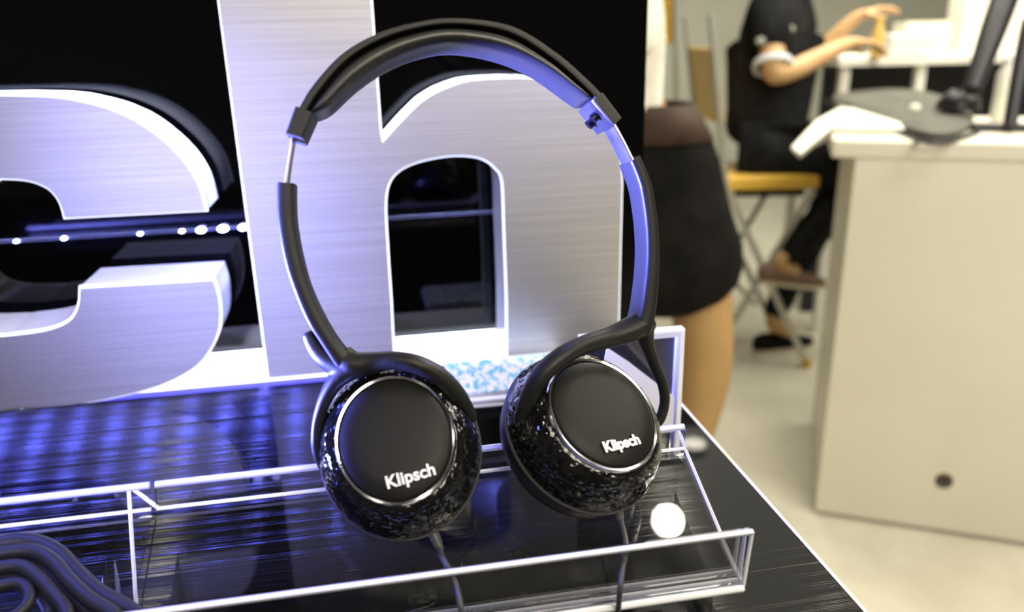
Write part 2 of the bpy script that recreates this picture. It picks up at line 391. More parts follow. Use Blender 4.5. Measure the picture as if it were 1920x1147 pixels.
# led tape on the panel
lt = thing('led_strip', 'thin blue LED strip crossing the black panel behind the letters', 'light strip', (-.3, PY-.003, .122))
obj('tape', boxv((-1.2, PY-.003, .1235), (.22, PY-.0005, .1265)), BOXF, M['tape'], lt)
for px, py, s in ((340, 430, .0022), (376, 428, .004), (417, 425, .0045), (455, 424, .004), (262, 437, .002), (120, 450, .0022), (30, 453, .002)):
    c = at_y(px, py, PY-.005); c.z = .125
    obj('led', *lathe(c, Vector((1, 0, 0)), Vector((0, 0, 1)), Vector((0, -1, 0)), [(s, s*.6, -.003), (s, s*.6, 0), (s*.5, s*.3, .001)], 12, True, True), M['led_white'], lt)

# ------------------------------------------------------------------ acrylic trays
XR, XL = .1653, -.1188
prof = [(.2989, .0554), (.3020, .0235), (.3029, .0205), (.3050, .0200), (.3790, .0525), (.3818, .0545), (.3830, .0580), (.3850, .0665)]
def tray(name, label, x0, x1, right):
    tr = thing(name, label, 'display tray', ((x0+x1)/2, .34, .0), 'clear acrylic display trays')
    obj('sheet', *sheet(prof, x0, x1, .003), M['acrylic'], tr)
    e = .0012
    def edge(nm, a, b_, w):
        a, b_ = Vector(a), Vector(b_); obj(nm, *tube([a, b_], w, 6, 1), M['acrylic_edge'], tr, smooth=60)
    edge('top_edge', (x0, .385, .0672), (x1, .385, .0672), .0019)
    edge('back_bend', (x0, .3812, .0555), (x1, .3812, .0555), .0011)
    edge('lip_edge', (x0, .2985, .0556), (x1, .2985, .0556), .0015)
    edge('front_bend', (x0, .3030, .0205), (x1, .3030, .0205), .0022)
    if right:
        edge('side_edge', (x1, .3030, .0210), (x1, .3805, .0545), .0010)
        edge('lip_side_edge', (x1, .2988, .0552), (x1, .3030, .0215), .0011)
        edge('riser_edge', (x1, .3815, .0560), (x1-.004, .385, .0668), .0011)
        edge('riser_edge', (x0, .3815, .0560), (x0-.0115, .385, .0668), .0011)
    else:
        q = at_x(257, 1160, x1-.010); edge('side_edge', (x1-.010, .385, .0668), q, .0011)
    # two legs per tray
    for x_ in (x0+.012, x1-.018):
        V = boxv((x_, .306, 0), (x_+.004, .36, .0205)); 
        V[6].z = V[7].z = .0425
        obj('leg', V, BOXF, M['acrylic'], tr)
    return tr
tray('acrylic_tray', 'clear acrylic tray with an upturned front lip under the headphones', XL, XR, True)
tray('acrylic_tray', 'clear acrylic tray holding the coiled black cable at the lower left', -.42, XL-.003, False)

# upright acrylic card holder at the right
hd = thing('card_holder', 'upright clear acrylic card holder behind the right ear cup', 'card holder', (.165, .474, 0))
obj('sheet', boxv((.128, .470, .004), (.1965, .478, .0905)), BOXF, M['acrylic'], hd)
obj('top_edge', boxv((.128, .4705, .0872), (.1995, .4775, .0925)), BOXF, M['acrylic_edge'], hd)
obj('side_edge', boxv((.1955, .4705, 0), (.1995, .4775, .0872)), BOXF, M['acrylic_edge'], hd)
bevel(obj('foot', boxv((.128, .455, 0), (.1985, .496, .004)), BOXF, M['acrylic'], hd), .001)
obj('added_black_sheet', boxv((.129, .4782, .004), (.1952, .4790, .0868)), BOXF, M['lamp_body'], hd, label='added black sheet')  # black sheet added so the view through the holder is dark
V, F = prism([Vector((.160, .4685, .018)), Vector((.1935, .4685, .018)), Vector((.1935, .4685, .044)), Vector((.160, .4685, .0735)), Vector((.145, .4685, .085)), Vector((.135, .4685, .018))], (0, .0008, 0))
cd_ = tag(obj('card', V, F, M['paper']), 'white card with a slanted top edge standing in the acrylic holder', 'card')

# leaflets on the table
for i in range(5):
    z0 = .0003+i*.0024; a = math.radians((-2, 3, -1, 2, 0)[i]); dx, dy = (0, .004, -.003, .003, 0)[i], (-.003, .001, -.004, .002, 0)[i]
    ex = Vector((math.cos(a), math.sin(a), 0)); ey = Vector((-math.sin(a), math.cos(a), 0))
    V = obox(Vector((.052+dx, .577+dy, z0)), ex*.105, ey*.066, Vector((0, 0, .0019)))
    pos = ('lowest', 'second from the bottom', 'middle one', 'second from the top', 'topmost')[i]
    tag(obj('leaflet', V, BOXF, M['leaflet'] if i == 4 else M['paper']), 'white leaflet with pale green print, %s of the stack between the ear cups' % pos if i == 4 else 'white leaflet, %s of the stack between the ear cups' % pos, 'leaflet', 'leaflets stacked behind the headphones')

# ------------------------------------------------------------------ headphones
LA = math.radians(15)
HB = Vector((.03, .345, .045))                       # foot of the leaning headband plane
HN = Vector((0, math.cos(LA), -math.sin(LA)))        # plane normal, pointing away from the viewer
def hq(px, py, off): return onp(px, py, HB+HN*off, HN)
hp = thing('headphones', 'black over-ear headphones standing on the clear acrylic tray', 'headphones', HB-Vector((0, 0, .006)))
def loft(outer, inner, off, depth, ex=6.0, n=6, m=20, prof_end=None):
    """closed band between two front contours (pixels), going back by depth; superellipse section"""
    O = cat_rom([hq(*p, off) for p in outer], n); I = cat_rom([hq(*p, off) for p in inner], n)
    V, F = [], []; k = len(O)
    for i in range(k):
        c = (O[i]+I[i])/2+HN*depth/2; a = (O[i]-I[i])/2; d = HN*depth/2; s = 1.0
        if prof_end:
            tt = min(i, k-1-i)/(k-1); s = min(1.0, (tt/prof_end)) if prof_end else 1; s = (1-(1-s)**2)**.5; s = .35+.65*s
        for j in range(m):
            q = 2*math.pi*j/m; cs, sn = math.cos(q), math.sin(q)
            u = math.copysign(abs(cs)**(2/ex), cs); w = math.copysign(abs(sn)**(2/ex), sn)
            V.append(c+a*u*(s if prof_end else 1)+a*(0 if not prof_end else (1-s))+d*w*(1 if not prof_end else (.8+.2*s)))
    for i in range(k-1):
        for j in range(m): F.append((i*m+j, i*m+(j+1) % m, (i+1)*m+(j+1) % m, (i+1)*m+j))
    F.append(tuple(range(m))); F.append(tuple((k-1)*m+j for j in range(m)))
    return V, F
sh_o = [(559, 201), (584, 159), (638, 100), (701, 63), (775, 40), (856, 31), (960, 46), (1044, 96), (1100, 144), (1136, 180)]
sh_i = [(577, 206), (599, 172), (647, 117), (706, 79), (777, 55), (856, 46), (955, 62), (1034, 110), (1088, 157), (1122, 192)]
obj('headband_shell', *loft(sh_o, sh_i, -.0145, .029, 5), M['hp_black'], hp, smooth=50)
pd_o = [(578, 206), (600, 173), (648, 118), (707, 80), (778, 56), (856, 47), (954, 63), (1033, 111), (1087, 158), (1114, 182)]
pd_i = [(594, 214), (622, 196), (667, 155), (722, 117), (785, 90), (852, 79), (935, 92), (1006, 119), (1066, 158), (1104, 188)]
obj('headband_pad', *loft(pd_o, pd_i, -.0150, .030, 3.2, 6, 24, .10), M['pad'], hp, smooth=70, label='padded leather cushion under the headband')
# slider caps
def capq(o0, o1, i0, i1, off, depth): return loft([o0, ((o0[0]+o1[0])/2, (o0[1]+o1[1])/2), o1], [i0, ((i0[0]+i1[0])/2, (i0[1]+i1[1])/2), i1], off, depth, 9, 2, 20)
obj('slider_cap', *capq((552, 198), (534, 248), (588, 211), (567, 258), -.0150, .030), M['hp_black'], hp, smooth=40)
cp = obj('slider_cap', *capq((1131, 172), (1167, 219), (1112, 190), (1150, 236), -.0150, .030), M['hp_black'], hp, smooth=40)
ip0, ip1 = hq(1110, 189, -.0148), hq(1150, 235, -.0148); exv = ip1-ip0; nv = exv.cross(HN).normalized()
pl = obj('inner_plate', obox(ip0+HN*.001, exv, HN*.027, nv*(.0012)), BOXF, M['steel'], cp, label='small metal plate with two screws')
for fx, fy in ((.45, .30), (.55, .72)):
    c = ip0+exv*fx+HN*(.029*fy)+nv*.0010
    sgn = 1
    obj('screw', *lathe(c, exv.normalized(), HN, nv, [(.0024, .0024, -.004), (.0024, .0024, .0012), (.0015, .0015, .0016)], 14, True, True), M['screw'], cp, smooth=40)
# sliders
obj('slider', *loft([(546, 252), (538, 300), (531, 345)], [(552, 253), (544, 301), (538, 346)], -.006, .013, 9, 3, 12), M['steel'], hp, smooth=40, label='bare steel slider')
obj('slider', *loft([(1152, 226), (1172, 262), (1192, 302)], [(1146, 229), (1166, 265), (1186, 305)], -.008, .017, 9, 3, 12), M['steel'], hp, smooth=40, label='bare steel slider')
# arms
al_o = [(517, 341), (517, 380), (519, 418), (529, 480), (545, 535), (572, 600), (600, 645), (628, 688)]
al_i = [(552, 343), (552, 380), (554, 418), (565, 480), (582, 540), (610, 600), (638, 645), (666, 676)]
obj('arm', *loft(al_o, al_i, -.010, .020, 5), M['hp_black'], hp, smooth=50)
ar_o = [(1203, 289), (1218, 325), (1228, 356), (1237, 418), (1240, 480), (1238, 540), (1232, 595), (1222, 628)]
ar_i = [(1183, 303), (1196, 335), (1203, 362), (1211, 420), (1213, 480), (1208, 540), (1200, 590), (1188, 622)]
obj('arm', *loft(ar_o, ar_i, -.010, .022, 5), M['hp_black'], hp, smooth=50)

# ear cups
def cup(cpx, cpy, off, elev, azim, tilt, yoke_main, yoke_side, nub, cablepath, relief, logo_px, logo_rot, lw):
    c = hq(cpx, cpy, off)
    e, a = math.radians(elev), math.radians(azim)
    nrm = Vector((math.sin(a)*math.cos(e), -math.cos(a)*math.cos(e), math.sin(e)))
    upv = (Vector((0, 0, 1))-nrm*nrm.z).normalized(); rtv = upv.cross(nrm).normalized()
    if rtv.x < 0: rtv = -rtv
    t_ = math.radians(tilt); ax = rtv*math.cos(t_)+upv*math.sin(t_); ay = -rtv*math.sin(t_)+upv*math.cos(t_)
    A_, B_ = .0395, .0435
    S = lambda s, h: (A_*s, B_*s, h)
    cupo = obj('cup_shell', *lathe(c, ax, ay, nrm, [S(.6, -.006), S(.97, -.006), S(1.0, -.003), S(1.0, .001), S(.975, .006), S(.92, .012), S(.84, .0175), S(.76, .0205), S(.70, .0215), S(.60, .0215)], 64, True, True), M['hp_gloss'], hp, smooth=60, label='gloss black cup shell')
    obj('rim_seam', *lathe(c, ax, ay, nrm, [S(.99, -.0045), S(1.018, -.0038), S(1.018, -.0022), S(.99, -.0015)], 64), M['rubber'], cupo, smooth=60)
    obj('chrome_ring', *lathe(c, ax, ay, nrm, [S(.712, .0203), S(.716, .0224), S(.697, .0239), S(.672, .0236), S(.66, .021)], 64), M['chrome'], cupo, smooth=60, label='thin polished ring')
    obj('ear_cushion', *lathe(c, ax, ay, nrm, [S(.50, -.008), S(.50, -.014), S(.58, -.021), S(.72, -.0235), S(.86, -.0225), S(.95, -.018), S(.98, -.012), S(.95, -.007), S(.90, -.005)], 64), M['pad'], cupo, smooth=80)
    pc = [S(.665, .0205), S(.665, .0232), S(.63, .0246), S(.45, .0256), S(.25, .0260), S(.06, .0261)]
    plate = obj('cover_plate', *lathe(c, ax, ay, nrm, pc, 64, False, True), M['plate'], hp, smooth=70, label='grained matt black cover plate with silver lettering')
    # lettering
    lp = onp(logo_px[0], logo_px[1], c+nrm*.0263, nrm)
    lr = math.radians(logo_rot); tx = rtv*math.cos(lr)+upv*math.sin(lr); ty = -rtv*math.sin(lr)+upv*math.cos(lr)
    for nm, off_, z_, m_ in (('logo_backing', .00045, 0.0, M['logo_dark']), ('logo', .00020, .0004, M['logo'])):
        V, F = text_mesh('Klipsch', .01*lw, .0003, off_)
        obj(nm, [lp+tx*v.x+ty*v.y+nrm*(v.z+z_) for v in V], F, m_, plate, label='silver lettering' if nm == 'logo' else None)
    # yoke
    yk = []
    for path in (yoke_main, yoke_side, nub):
        if not path: continue
        pts = [hq(p[0], p[1], p[3]) for p in path]; rr = [p[2]*.00027 for p in path]
        yk.append(tube(pts, rr, 14, 5, 1.25, HN))
    V, F = merge(*yk)
    yo = obj('yoke', V, F, M['hp_black'], hp, smooth=80, label='curved yoke gripping the cup')
    md = yo.modifiers.new('remesh', 'REMESH'); md.mode = 'VOXEL'; md.voxel_size = .0009; md.use_smooth_shade = True
    ms = yo.modifiers.new('smooth', 'SMOOTH'); ms.factor = .5; ms.iterations = 6
    for path in (yoke_main, yoke_side):
        p_ = path[-1]; q = hq(p_[0], p_[1], p_[3]); dr = (c-q); dr = (dr-nrm*dr.dot(nrm)).normalized()
        s1 = dr.orthogonal().normalized(); s2 = dr.cross(s1)
        obj('pivot', *lathe(q, s1, s2, dr, [(.0028, .0028, -.002), (.0028, .0028, .008)], 16, True, True), M['hp_black'], yo, smooth=40)
    # cable
    rp = [onp(p[0], p[1], HB+HN*p[2], HN) for p in relief]
    obj('strain_relief', *tube(rp, [.0030, .0027, .0018], 12, 3), M['rubber'], hp, smooth=60)
    cpth = [rp[-1]]+[Vector(q) for q in cablepath]
    obj('cable', *tube(cpth, .00135, 10, 8), M['rubber'], hp, smooth=80)
    return c, nrm
lipY, lipZ = .2965, .0585
cL = cup(750, 840, .0, 39, -7, 12,
    [(640, 662, 20, -.002), (662, 684, 25, -.004), (700, 680, 20, -.007), (742, 676, 17, -.012), (785, 684, 17, -.014), (825, 706, 17, -.012), (858, 740, 16, -.009), (884, 782, 12, -.004)],
    [(660, 690, 22, -.004), (632, 712, 17, -.003), (608, 752, 13, -.001), (595, 800, 11, .001), (596, 845, 11, .003), (610, 880, 10, .004)],
    [(577, 622, 12, .004), (590, 648, 16, .003), (612, 672, 20, .001), (650, 692, 22, -.003)],
    [at_y(828, 1042, .312), at_y(846, 1075, .301), at_y(856, 1100, .2945), at_y(866, 1147, .286), at_z(880, 1210, .012), at_z(890, 1290, .0016)],
    [(806, 985, -.012), (816, 1008, -.014), (826, 1030, -.016)], (770, 893), 14, .80)
cR = cup(1094, 808, .0, 46, 21, 20,
    [(1214, 598, 24, -.001), (1186, 616, 25, -.003), (1140, 633, 20, -.007), (1095, 646, 18, -.013), (1050, 670, 18, -.018), (1014, 704, 18, -.019), (990, 745, 16, -.016), (975, 790, 13, -.010)],
    [(1205, 612, 22, -.001), (1215, 650, 13, 0), (1228, 685, 11, .002), (1243, 722, 10.5, .005), (1246, 756, 10, .007), (1236, 788, 10, .008), (1222, 796, 8, .008)],
    None,
    [at_y(1172, 1010, .318), at_y(1172, 1040, .306), at_y(1167, 1066, .2945), at_y(1162, 1110, .288), at_z(1158, 1160, .012), at_z(1150, 1260, .0016)],
    [(1154, 928, -.010), (1158, 950, -.012), (1163, 974, -.014)], (1165, 832), -4, .72)

# ------------------------------------------------------------------ coiled cable at the lower left
cc = thing('coiled_cable', 'coiled black cable lying on the acrylic tray in the lower left corner', 'cable', (-.21, .31, .02))
TN = Vector((0, -math.sin(math.radians(23.5)), math.cos(math.radians(23.5))))
def tray_pt(px, py, h): return onp(px, py, Vector((0, .303, .0235))+TN*h, TN)
strands = [([(-150, 1090), (-70, 1040), (0, 1020), (55, 1015), (105, 1035), (145, 1075), (185, 1112), (235, 1140), (262, 1162), (240, 1182), (120, 1186), (-60, 1180)], .0042, .0046),
           ([(-140, 1095), (-60, 1050), (0, 1037), (60, 1033), (98, 1052), (132, 1090), (170, 1125), (215, 1155), (190, 1180), (60, 1184), (-80, 1165)], .0036, .0120),
           ([(-140, 1105), (-60, 1064), (0, 1050), (52, 1048), (88, 1070), (120, 1104), (152, 1136), (178, 1164), (100, 1180), (-60, 1170)], .0034, .0062),
           ([(-130, 1115), (-50, 1075), (0, 1064), (40, 1062), (74, 1084), (102, 1116), (124, 1146), (110, 1170), (0, 1176), (-80, 1160)], .0034, .0130),
           ([(-110, 1125), (-40, 1088), (0, 1079), (32, 1078), (60, 1095), (84, 1124), (92, 1154), (40, 1172), (-50, 1160)], .0032, .0070),
           ([(-80, 1130), (-30, 1108), (0, 1098), (28, 1093), (48, 1100), (55, 1120), (44, 1142), (10, 1160), (-40, 1150)], .0030, .0130)]
for pts, r_, h_ in strands:
    q = [tray_pt(px, py, h_) for px, py in pts]; q.append(q[0])
    obj('cable_loop', *tube(q, r_, 10, 6), M['cable'], cc, smooth=80)

# ------------------------------------------------------------------ counter (white cabinet at the right)
c0 = Vector((1.130, 1.714, 0)); v = Vector((.874, -.486, 0)); dn = Vector((.486, .874, 0)); ZT = .030
ct = thing('counter_cabinet', 'cream white laminate counter with a round cable hole near its foot', 'counter', (c0+v*.8+dn*.28)+Vector((0, 0, FLOOR)))
up3 = Vector((0, 0, 1))
hb = ZT-.042-(FLOOR+.012)
obj('front_panel', obox(c0+up3*(FLOOR+.012), v*1.6, dn*.018, up3*hb), BOXF, M['cabinet'], ct)
obj('side_panel', obox(c0+dn*.0185+up3*(FLOOR+.012), v*.018, dn*.55, up3*hb), BOXF, M['cabinet'], ct)
obj('side_panel', obox(c0+dn*.0185+v*1.582+up3*(FLOOR+.012), v*.018, dn*.55, up3*hb), BOXF, M['cabinet'], ct)
obj('plinth', obox(c0+dn*.02+v*.02+up3*FLOOR, v*1.56, dn*.52, up3*.02), BOXF, M['kick'], ct)
bevel(obj('counter_top', obox(c0-v*.055-dn*.004+up3*(ZT-.042), v*1.70, dn*.60, up3*.042), BOXF, M['cabinet'], ct), .006)
g = onp(1770, 901, c0, dn)
gr = obj('cable_grommet', *lathe(g, v, up3, -dn, [(.021, .021, -.004), (.021, .021, .002), (.019, .019, .003), (.012, .012, .003)], 28, True, False), M['grommet'], ct, smooth=40, label='dark brown cable grommet')
obj('grommet_cap', *lathe(g, v, up3, -dn, [(.012, .012, .000), (.010, .010, .002)], 24, False, True), M['kick'], gr)

# things on the counter
CT = ZT+.0006
def on_counter(px, py): return at_z(px, py, CT)
# white cloth that hangs over the corner
cl = [(1482, 283), (1500, 300), (1555, 272), (1600, 266), (1690, 266), (1712, 262), (1650, 238), (1600, 210), (1575, 208), (1530, 232)]
a3 = [D(px, py, dd) for (px, py), dd in zip(cl, (2.12, 2.10, 2.02, 1.99, 1.96, 1.98, 2.1, 2.2, 2.22, 2.18))]
top_ = [Vector((p.x, p.y, max(p.z, CT+.002) if i not in (0, 1) else p.z)) for i, p in enumerate(a3)]
V, F = prism([p+Vector((0, 0, .012)) for p in top_], (0, 0, -.010))
tag(bevel(obj('cloth', V, F, M['white_cloth'], smooth=40), .004), 'white cloth hanging over the left corner of the counter', 'cloth')
# grey mesh bag lying on the counter
pts = [(1540, 190), (1575, 178), (1660, 172), (1740, 178), (1800, 195), (1832, 220), (1834, 250), (1796, 264), (1745, 270), (1700, 256), (1640, 228), (1580, 207)]
ring = [at_z(px, py, CT) for px, py in pts]
cen = sum(ring, Vector())/len(ring)
def mound(ring, h, k=5):
    n = len(ring); c_ = sum(ring, Vector())/n; V, F = [], []
    for i in range(k+1):
        f_ = i/k; s = math.cos(f_*math.pi/2)*.98+.02; z = h*math.sin(f_*math.pi/2)**.6
        for j, p in enumerate(ring): V.append(c_+(p-c_)*s+Vector((0, 0, z*(1+.25*math.sin(j*2.3+i)))))
    for i in range(k):
        for j in range(n): F.append((i*n+j, i*n+(j+1) % n, (i+1)*n+(j+1) % n, (i+1)*n+j))
    F.append(tuple(range(n))); F.append(tuple(k*n+j for j in range(n)))
    return V, F
bg = thing('mesh_bag', 'flat grey mesh bag lying across the cream counter top', 'bag', cen)
o = obj('bag_body', *mound(ring, .035), M['mat_grey'], bg, smooth=80)
o.modifiers.new('s', 'SUBSURF').levels = 1
rim = [p+Vector((0, 0, .004)) for p in (ring[6:12]+[ring[0]])]
obj('rim_cord', *tube(rim, .006, 8, 4), M['dark_plastic'], bg, smooth=80)
for px, py, rr in ((1715, 205, .014), ):
    c = at_z(px, py, CT+.034)
    obj('button', *lathe(c, Vector((1, 0, 0)), Vector((0, 1, 0)), up3, [(rr, rr, -.004), (rr, rr, .010), (rr*.6, rr*.6, .014)], 16, True, True), M['white_cloth'], bg, smooth=60)
# black stand: slanted post, upright post, foot
st = thing('monitor_stand', 'black two legged stand on the counter at the right edge', 'stand', D(1850, 248, 1.95))
obj('post', *tube([D(1905, -60, 2.10), D(1865, 50, 2.06), D(1822, 170, 2.02)], [.034, .032, .022], 10, 4), M['dark_plastic'], st, smooth=70)
obj('post', *tube([D(1932, 40, 1.96), D(1912, 130, 1.94), D(1893, 238, 1.92)], [.020, .018, .016], 10, 4), M['dark_plastic'], st, smooth=70)
q = at_z(1868, 246, CT); obj('foot', obox(q-v*.05-dn*.01, v*.12, dn*.07, up3*.014), BOXF, M['dark_plastic'], st)
# dark tangle of cable boxes near the stand
q = at_z(1795, 206, CT+.035)
tag(obj('cable_box', *mound([q+v*(.055*math.cos(a*.785))+dn*(.05*math.sin(a*.785)) for a in range(8)], .05), M['dark_plastic'], smooth=70), 'dark cable box beside the slanted stand on the counter', 'box')
# white tube bottle standing behind the stand
q = at_z(1872, 226, CT)
bt = thing('white_bottle', 'tall white bottle standing between the posts of the black stand', 'bottle', q)
bt.location = q
obj('bottle_body', *lathe(q, Vector((1, 0, 0)), Vector((0, 1, 0)), up3, [(.020, .020, 0), (.022, .022, .01), (.022, .022, .12), (.014, .014, .14)], 20, True, True), M['white_cloth'], bt, smooth=50)
obj('cap', *lathe(q, Vector((1, 0, 0)), Vector((0, 1, 0)), up3, [(.0125, .0125, .14), (.0125, .0125, .160)], 20, True, True), M['paper'], bt, smooth=50)
for (px, py, dd, rr, lab) in ((1768, 168, 2.22, .020, 'cream plastic cup lying beside the dark cable box'), (1803, 150, 2.3, .018, 'small cream cup upright behind the dark cable box')):
    c = at_z(px, py, CT+.001); c = D(px, py, dd); c.z = CT if 'upright' in lab else CT+rr
    a1 = up3 if 'upright' in lab else (v*.8+up3*.3).normalized()
    s1 = a1.orthogonal().normalized(); s2 = a1.cross(s1)
    tag(obj('cup', *lathe(c, s1, s2, a1, [(rr*.75, rr*.75, 0), (rr, rr, .045), (rr*.9, rr*.9, .045), (rr*.65, rr*.65, .004)], 20, True, True), M['white_cloth'], smooth=50), lab, 'cup')

# ------------------------------------------------------------------ desk behind, where the man works
FWD = Vector((.985, -.17, 0)); VW = Vector((-.17, -.985, 0))       # his facing direction / towards the viewer
dk = thing('work_desk', 'white topped work desk the seated man leans over', 'desk', D(1720, 110, 3.15)*1)
dk.location = Vector((D(1720, 110, 3.15).x, D(1720, 110, 3.15).y, FLOOR))
z_d = D(1720, 106, 3.10).z
p0 = D(1575, 106, 3.10); p0.z = z_d
obj('desk_top', obox(p0-up3*.03, FWD*1.3, -VW*.55, up3*.03), BOXF, M['white_cloth'], dk)
for s in (.02, .32, 1.2):
    for t2 in (.02, .48):
        obj('leg', obox(p0+FWD*s-VW*t2-up3*.03+up3*(FLOOR-z_d+.03), FWD*.035, -VW*.035, up3*(z_d-FLOOR-.03)), BOXF, M['white_cloth'], dk)
obj('dark_interior_panel', obox(p0+FWD*.06-VW*.3+up3*(FLOOR-z_d), FWD*1.15, -VW*.02, up3*(z_d-FLOOR-.032)), BOXF, M['dark_plastic'], dk)  # dark panel drawn for the dark interior under the desk top
q = D(1668, 98, 3.12); q.z = z_d+.0008
tag(bevel(obj('paper_stack', obox(q, FWD*.175, -VW*.2, up3*.085), BOXF, M['paper']), .012), 'bright white block of paper on the work desk', 'paper')
q = D(1700, 40, 3.45); q.z = z_d+.0008
bx = thing('carton', 'pale grey carton behind the paper block on the work desk', 'box', q)
obj('box_body', obox(q, FWD*.20, -VW*.12, up3*.13), BOXF, M['cabinet'], bx)
obj('tape_strip', obox(q+FWD*.02+VW*.002+up3*.05, FWD*.12, -VW*.003, up3*.02), BOXF, M['mat_grey'], bx)
q = D(1806, 60, 3.46); q.z = z_d+.0008
bx = thing('carton', 'taller cream carton at the right end of the work desk', 'box', q)
obj('box_body', obox(q, FWD*.30, -VW*.15, up3*.26), BOXF, M['white_cloth'], bx)
obj('tape_strip', obox(q+FWD*.1+VW*.002, FWD*.05, -VW*.003, up3*.25), BOXF, M['cabinet'], bx)
q = D(1650, 40, 3.05)
tag(obj('amber_bottle', *lathe(Vector((q.x, q.y, z_d+.0008)), Vector((1, 0, 0)), Vector((0, 1, 0)), up3, [(.022, .022, 0), (.024, .024, .09), (.012, .012, .12), (.012, .012, .15)], 18, True, True), M['amber'], smooth=50), 'amber bottle held upright on the desk by the man', 'bottle')

# ------------------------------------------------------------------ folding chairs
def chair(label, seat_c, dF, dV, parts_back, bh):
    """yellow seat and back on grey steel X frame; seat_c = centre of seat top"""
    ch = thing('folding_chair', label, 'chair', Vector((seat_c.x, seat_c.y, FLOOR)), 'yellow folding chairs')
    w, l = .36, .36
    bevel(obj('seat', obox(seat_c-dF*l/2-dV*w/2-up3*.06, dF*l, dV*w, up3*.055), BOXF, M['yellow'], ch), .012)
    hs = seat_c.z-.06-FLOOR
    for s in (-1, 1):
        sv = dV*(s*(w/2+.014))
        a = seat_c+sv-up3*.06-dF*.16; b2 = seat_c+sv-up3*.06+dF*.15
        fa = seat_c+sv+dF*.19; fa.z = FLOOR+.015; fb = seat_c+sv-dF*.20; fb.z = FLOOR+.015
        obj('leg', *tube([a, fa], .013, 8, 2), M['tube_steel'], ch, smooth=60)
        obj('leg', *tube([b2, fb], .013, 8, 2), M['tube_steel'], ch, smooth=60)
        for f_ in (fa, fb): obj('foot_cap', *lathe(f_-up3*.0148, Vector((1, 0, 0)), Vector((0, 1, 0)), up3, [(.02, .02, 0), (.018, .018, .035)], 12, True, True), M['yellow'], ch, smooth=50)
        ub = seat_c+sv-dF*.17-up3*.05; ut = seat_c+sv-dF*(.17+.16*bh)+up3*bh
        obj('back_post', *tube([ub, ut], .013, 8, 2), M['tube_steel'], ch, smooth=60)
    for z0_, z1_ in parts_back:
        f0, f1 = z0_/.55, z1_/.55
        o_ = seat_c-dF*(.175+.09*f0)-dV*(w/2)+up3*z0_; 
        bevel(obj('backrest', obox(o_, dF*.022, dV*w, (up3*(z1_-z0_)-dF*(.09*(f1-f0)))), BOXF, M['yellow'], ch), .006)
    cb = seat_c-dV*(w/2+.01)-up3*(.06+hs*.62)-dF*.03
    obj('crossbar', *tube([cb, cb+dV*(w+.02)], .010, 8, 2), M['tube_steel'], ch, smooth=60)
    return ch
sc = D(1420, 312, 3.08)
chair('yellow folding chair under the seated man in black', sc, FWD, -VW, [(.18, .44)], .55)
sc2 = D(1222, 240, 3.9); sc2.z = sc.z
chair('yellow folding chair beside the woman, behind the man\'s back', sc2, -VW*.85+FWD*.527, -(VW*.527+FWD*.85), [(.45, .78)], .80)

# ------------------------------------------------------------------ hands
def hand_nodes(pre, wrist, palm_dir, down, side, s=1.0):
    """palm + five separate fingers; returns nodes, edges (rooted at wrist key pre+'w')"""
    n, e = {}, []
    pd = palm_dir.normalized(); dd = down.normalized(); sd = side.normalized()
    n[pre+'pm'] = (wrist+pd*.045*s, (.030*s, .017*s)); n[pre+'pk'] = (wrist+pd*.085*s, (.033*s, .014*s))
    e += [(pre+'w', pre+'pm'), (pre+'pm', pre+'pk')]
    for i, (o_, ln) in enumerate(((-.026, .066), (-.009, .078), (.009, .073), (.025, .056))):
        b_ = wrist+pd*.092*s+sd*o_*s; m_ = b_+pd*ln*.5*s+dd*.012*s; t_ = b_+pd*ln*.85*s+dd*.036*s
        ks = [pre+'f%d%d' % (i, j) for j in range(3)]
        for kx, q_, r_ in zip(ks, (b_, m_, t_), (.0095, .009, .0075)): n[kx] = (q_, r_*s)
        e += [(pre+'pk', ks[0]), (ks[0], ks[1]), (ks[1], ks[2])]
    t0 = wrist+pd*.03*s-sd*.035*s+dd*.01*s; t1 = t0+pd*.03*s-sd*.02*s+dd*.015*s; t2 = t1+pd*.028*s+dd*.012*s
    for kx, q_, r_ in zip(('t0', 't1', 't2'), (t0, t1, t2), (.012, .0105, .0085)): n[pre+kx] = (q_, r_*s)
    e += [(pre+'pm', pre+'t0'), (pre+'t0', pre+'t1'), (pre+'t1', pre+'t2')]
    return n, e
def head_parts(root, c, face, skinm, hair_len):
    """hair cap and simple face features on the head ball at c, looking along face"""
    f_ = face.normalized(); s_ = f_.cross(up3).normalized()
    prof = []
    for i in range(9):
        a = math.pi*i/8; prof.append((.092*math.sin(a)+.001, .104*math.sin(a)+.001, .115*-math.cos(a)))
    V, F = lathe(c-f_*.012+up3*.022, s_, f_, up3, prof[3 if hair_len < .1 else 2:], 24, True, True)
    V = [p for p in V]
    obj('hair', V, F, M['hair'], root, smooth=80)
    if hair_len > .1:
        obj('hair', *tube([c-f_*.05+up3*.05, c-f_*.095-up3*.05, c-f_*.09-up3*(.05+hair_len)], [.07, .075, .03], 12, 5, 1.2), M['hair'], root, smooth=80)
    for k_ in (-1, 1):
        obj('eye', *lathe(c+f_*.088+s_*(.032*k_)+up3*.0, s_, up3, f_, [(.013, .007, -.004), (.012, .006, .003), (.004, .003, .005)], 12, True, True), M['dark_plastic'], root, smooth=60)
    obj('mouth', *lathe(c+f_*.089-up3*.055, s_, up3, f_, [(.022, .006, -.006), (.020, .005, .004)], 12, True, True), M['shoe_brown'], root, smooth=60)

